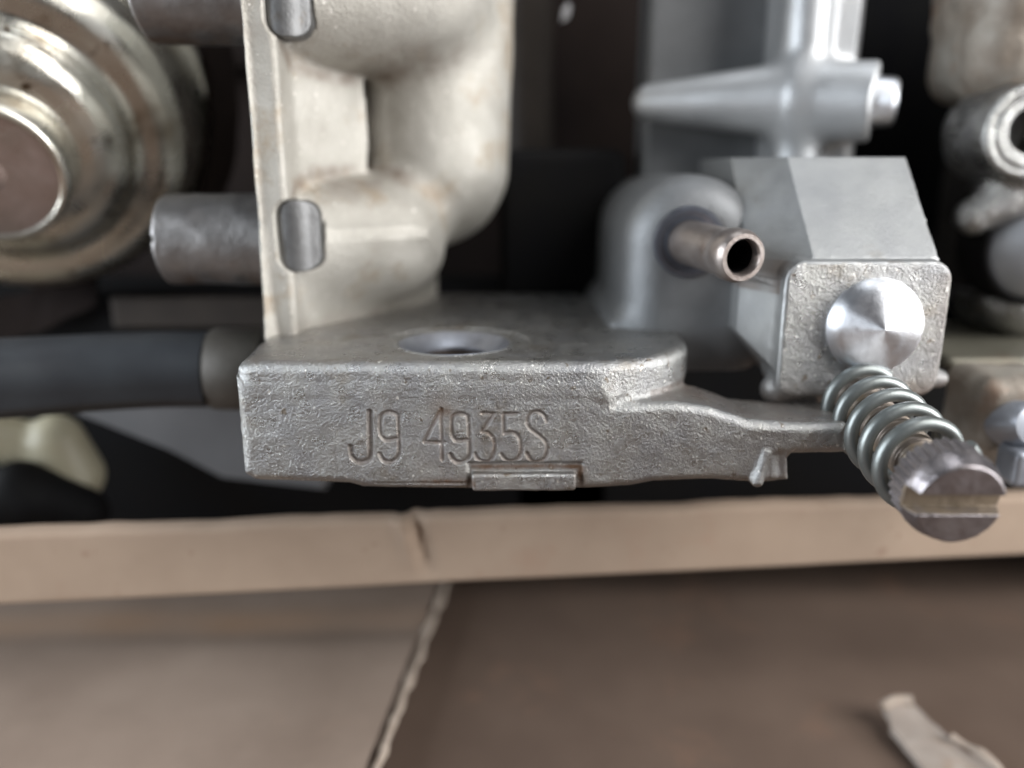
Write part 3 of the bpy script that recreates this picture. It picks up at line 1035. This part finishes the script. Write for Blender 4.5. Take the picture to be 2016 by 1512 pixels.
def f_head(p):
    a, b, c = loc_s(p)
    r = np.hypot(a, b)
    th = np.arctan2(b, a)
    kn = np.clip((-c - 1.75) / 0.4, 0, 1)
    ridge = kn * 0.30 * (0.5 + 0.5 * np.cos(th * 30))
    dx = r - (HR + 0.05 - ridge)
    d = smax(smax(dx, c, 0.15), -c - HL, 0.3)
    cham = (r - 3.62 + c * 0.35) * 0.94
    d = smax(d, cham, 0.2)
    # slot across, level with the horizon
    lx = np.abs(b) - 0.93
    slot = np.maximum(lx, -1.5 - c)
    d = smax(d, -slot, 0.1)
    shank = np.maximum(r - 2.2 + 0.12 * np.cos(c * 9.0), np.maximum(c + HL - 0.5, -c - SLn - 1))
    return np.minimum(d, shank) + vnoise(p, 1.0, 81) * 0.03 + vnoise(p, 0.45, 82) * 0.02


def st_head(p):
    a, b, c = loc_s(p)
    n = vnoise(p, 0.9, 85) * 0.5
    s = ((np.abs(b) < 1.0) & (c > -1.9) & (c < -0.12)) * 1.0
    sh = (c < -HL - 0.1) * 0.6
    k = ((np.hypot(a, b) < 3.92) & (c < -1.2)) * 0.3
    return np.clip((s + sh + k) * (0.9 + 0.5 * n) + 0.1 * (n > 0.15), 0, 1)


screw = thing_part = bpy.data.objects.new("adjusting_screw", None)
screw.empty_display_size = 0.004
COL.objects.link(screw)
place(screw, carb, Matrix.Translation(Vector(SA) * S))
lo_ = np.minimum(SA, SB) - 6
hi_ = np.maximum(SA, SB) + 6
add_field("slotted_head", f_head, lo_, hi_, 0.10, M_screw, screw, stain=st_head)
turns = 5.0
wr = 0.68
pts_ = []
s0, s1 = 0.2, SLn - HL - wr * 0.5
for k in range(int(turns * 40) + 1):
    t = k / (turns * 40)
    a = 2 * math.pi * turns * t + 0.9
    e = min(t, 1 - t) * turns
    tt = t
    rr_ = 3.85
    pts_.append(SA + fz * (s0 + (s1 - s0) * tt) + rr_ * (math.cos(a) * fx + math.sin(a) * fy))
sweep("coil_spring", pts_, wr, M_spring, screw, seg=14)

# ------------------------------------------------------------------ zinc plated cover at the left
ZB = at(24, 252, 36)
zk = 1560 / (78 + 0.9659 * 36 - 0.2588 * ZB[2])
zn = thing("round_cover", "shiny yellowish zinc plated round cover with stepped domes and flat stub end, at far left", "metal cover", ZB)
ZA = np.array([0.34, -1.0, -0.42])
prof = [(25.4, -9), (25.6, -7.4), (25.2, -6.6), (24.2, -6.0), (23.4, -4.6), (23.3, -2), (22.9, 1.0), (21.9, 3.8), (20.2, 5.6), (18.6, 6.3), (17.2, 6.3), (16.2, 6.4),
        (15.4, 7.0), (14.8, 8.0), (13.8, 9.2), (12.4, 10.1), (11.0, 10.6), (9.8, 10.8), (9.1, 10.9), (8.9, 11.6)]
cover = lathe("cover_shell", spline([(a, b, 0) for a, b in prof], 120)[:, :2].tolist(), ZB, ZA, M_zinc, zn, seg=128, sharp=60, wob=0.003)
ZE = ZB + ZA / np.linalg.norm(ZA) * 10.5
lathe("stub", [(8.8, 0.0), (8.8, 5.2), (8.6, 6.0), (8.1, 6.4), (7.7, 6.3), (7.5, 6.0)], ZE, ZA, M_zinc, zn, seg=96, sharp=60)
lathe("stub_end", [(0.001, 6.3), (1.6, 6.3), (2.4, 5.8), (6.4, 5.6), (7.52, 6.02)][::-1], ZE, ZA, M_zincend, zn, seg=72, sharp=60)

# ------------------------------------------------------------------ rubber hose and bits at the lower left
HS = [at(-260, 765, 10), at(-40, 748, 14), at(150, 736, 18), at(300, 728, 20), at(416, 727, 20.5)]
hs = thing("rubber_hose", "blue grey rubber hose running in from the left edge below the zinc cover", "hose", at(200, 735, 18))
hpath = spline(HS, 40)


def hose_prof(a):
    d = (a - math.radians(HANG) + math.pi) % (2 * math.pi) - math.pi
    return 1.0 + 0.09 * math.exp(-(d / 0.13) ** 2)


HANG = 215
sweep("hose_wall", hpath, 4.75, M_rubber, hs, seg=48, prof=hose_prof)
lathe("hose_spigot", [(4.9, -0.2), (5.15, 0.2), (5.15, 6.0), (4.9, 6.4)], at(424, 727, 21.0), (1, 0.02, 0), M_spig, hs, seg=48)

wd = thing("grey_wedge", "dull grey plastic wedge under the rubber hose", "plastic wedge", at(330, 860, 36))
wz = at(150, 905, 36)


def prism(name, uv, y0, y1, mat, parent):
    """straight prism along Y with a chamfered front edge"""
    P = np.array([at(u, v, y0) for u, v in uv])
    c = P.mean(axis=0)
    n = len(P)
    V = [list(c + (p - c) * 0.97) for p in P]
    V += [[p[0], y0 + 0.5, p[2]] for p in P] + [[p[0], y1, p[2]] for p in P]
    F = [tuple(range(n))]
    for k in (0, n):
        for i in range(n):
            j = (i + 1) % n
            F.append((k + j, k + i, k + n + i, k + n + j))
    F.append(tuple(range(2 * n, 3 * n))[::-1])
    return add_mesh(name, V, F, mat, parent, smooth=False)


prism("wedge_face", [(120, 790), (150, 815), (195, 832), (330, 885), (440, 942), (640, 965), (640, 790)], 33, 43, M_greyp, wd)

cp = thing("cream_fitting", "blurred cream plastic fitting at lower left beneath the hose", "plastic fitting", at(120, 900, 34))
add_field("fitting_body", lambda p: smin(d_caps(p, at(-60, 850, 30), at(70, 880, 33), 3.6, 3.4), d_caps(p, at(110, 868, 33), at(140, 935, 34), 3.9, 4.6), 1.2),
          at(-160, 1080, 34) + [0, -10, 0], at(300, 780, 30) + [0, 14, 0], 0.4, M_cream, cp)
bk = thing("black_knob", "black rounded rubber knob in the shadow at the lower left corner of the dark gap", "rubber knob", at(40, 970, 28))
add_field("knob_body", lambda p: smin(d_caps(p, at(-80, 985, 26), at(60, 985, 27), 4.2), d_caps(p, at(40, 960, 27), at(160, 1010, 30), 3.8), 1.0),
          at(-250, 1150, 26) + [0, -8, 0], at(330, 850, 26) + [0, 14, 0], 0.5, M_black, bk)
bs = thing("brown_bracket", "rust brown slanted metal strap behind the zinc cover above the hose", "metal strap", at(80, 620, 44))
ribbon("strap_plate", [at(-60, 640, 42), at(60, 615, 44), at(190, 560, 46)], (0, 0.2, 0.98), 6.5, 1.2, M_brown, bs, 97)
cc_ = thing("curved_shield", "dark brown curved shield edge behind the zinc cover, beside the flange", "metal shield", at(440, 240, 50))
ribbon("shield_rim", [at(385, -60, 50), at(430, 120, 50), at(440, 260, 50), at(415, 380, 50), at(360, 480, 50)], (0.45, 0.89, 0.0), 5.0, 1.2, M_brown, cc_, 98)

# ------------------------------------------------------------------ neighbouring casting at the right edge
nb_ = thing("neighbouring_casting", "stained alloy casting with ringed boss and rubber seated knob at the right edge", "engine casting", at(1990, 400, 36))
NC = at(2032, 258, 26)


def f_nb(p):
    boss = d_cyl(p, NC, NC + np.array([0.5, 10, 0]), 5.6, 6.5, 0.6)
    hole = d_cyl(p, NC + np.array([0, -3, 0]), NC + np.array([0, 6, 0]), 2.7, None, 0.2)
    ringcut = np.abs(np.hypot(p[:, 0] - NC[0], p[:, 2] - NC[2]) - 4.4) - 0.28
    d = np.maximum(boss, -hole)
    d = smax(d, -np.maximum(ringcut, p[:, 1] - NC[1] - 0.5), 0.15)
    arm = d_caps(p, at(1918, 425, 31), at(2060, 345, 30), 2.4, 4.2)
    d = smin(d, arm, 2.6)
    lobe = d_caps(p, at(1950, 262, 42), at(2010, 260, 40), 4.5, 6.5)
    d = smin(d, lobe, 2.0)
    shell = np.maximum(d_box(p, at(2080, 490, 40), (12.0, 8, 12), 5.0), -d_cyl(p, at(2046, 488, 31) - [0, 12, 0], at(2046, 488, 31) + [0, 30, 0], 7.8, None, 0.3))
    d = smin(d, shell, 1.5)
    return d + vnoise(p, 3.0, 101) * 0.15 + vnoise(p, 1.0, 102) * 0.05


add_field("ringed_boss", f_nb, at(1840, 640, 30) + [0, -10, -4], at(2200, 130, 30) + [6, 26, 8], 0.33, M_plate, nb_)
KC = at(2046, 488, 31)
seat = lathe("rubber_seat", [(7.75, -6), (7.75, -0.4), (7.5, 0.3), (7.2, 0.35), (6.9, -0.2), (6.9, -6)], KC, (0, -1, 0), M_black, nb_, seg=64, closed=True)
pk = [(0.001, 4.2), (2.0, 4.0), (3.8, 3.3), (5.2, 2.2), (6.2, 1.0), (6.75, -0.3), (6.85, -1.5), (6.85, -6)]
lathe("domed_knob", pk[::-1], KC, (-0.1, -1, 0.05), material("grey blue paint", (0.46, 0.485, 0.525), (0.40, 0.425, 0.465), 0.1, 0.4, (), 6.0), nb_, seg=64)


def f_top(p):
    a = d_box(p, at(2075, 40, 38), (13.5, 9, 10.5), 4.5)
    b = d_caps(p, at(1915, -10, 36), at(1990, -20, 36), 2.2)
    return smin(a, b, 1.0) + vnoise(p, 4.0, 111) * 0.5 + vnoise(p, 1.4, 112) * 0.15


add_field("corroded_cover", f_top, at(1850, 240, 30) + [0, -2, -3], at(2300, -200, 44) + [0, 8, 0], 0.4, M_rust, nb_)
boxmesh("casting_body", at(1895, 700, 50) * [1, 0, 0] + [0, 50, -20], [130, 66, 52], M_dkcast, nb_, 3.0)
boxmesh("shelf", [at(1868, 700, 22)[0], 22, at(1950, 722, 22)[2] - 0.6], [at(2200, 700, 22)[0], 60, at(1950, 705, 22)[2]], M_olive, nb_, 0.8)


def f_lug(p):
    a = d_box(p, at(1975, 800, 16), (5.2, 5, 4.6), 2.0)
    b = d_caps(p, at(1905, 860, 15), at(1960, 890, 15), 1.6)
    return smin(a, b, 1.5) + vnoise(p, 2.0, 121) * 0.15


add_field("lower_lug", f_lug, at(1850, 980, 14) + [0, -6, 0], at(2120, 690, 14) + [0, 14, 0], 0.3, M_rust, nb_)
lathe("hex_bolt", [(2.7, -4), (2.7, 1.2), (2.2, 2.0), (0.001, 2.4)], at(2008, 835, 10), (0.15, -1, 0.25), M_fix, nb_, seg=32, sharp=40)
boxmesh("bottom_chip", at(1992, 962, 6) , at(2075, 892, 6) + [0, 4, 0], M_fix, nb_, 0.6)

# a bright flake of metal caught on the dark wall
fk = thing("metal_flake", "tiny bright metal flake caught in the dark recess near the top edge", "metal flake", at(1113, 24, 60))
fo = at(1113, 24, 60)
add_mesh("flake_face", [fo + d * 1.3 for d in np.array([[-0.5, 0, -1.1], [0.35, -0.2, -0.7], [0.75, 0, 0.6], [0.3, -0.1, 1.2], [-0.35, -0.3, 0.2],
                                                  [-0.4, 0.3, -0.9], [0.5, 0.3, 0.7]])],
         [(0, 1, 4), (1, 2, 4), (2, 3, 4), (0, 4, 5), (4, 3, 6), (4, 6, 5), (1, 0, 5), (2, 1, 5), (2, 5, 6), (3, 2, 6)], M_white, fk, smooth=False)
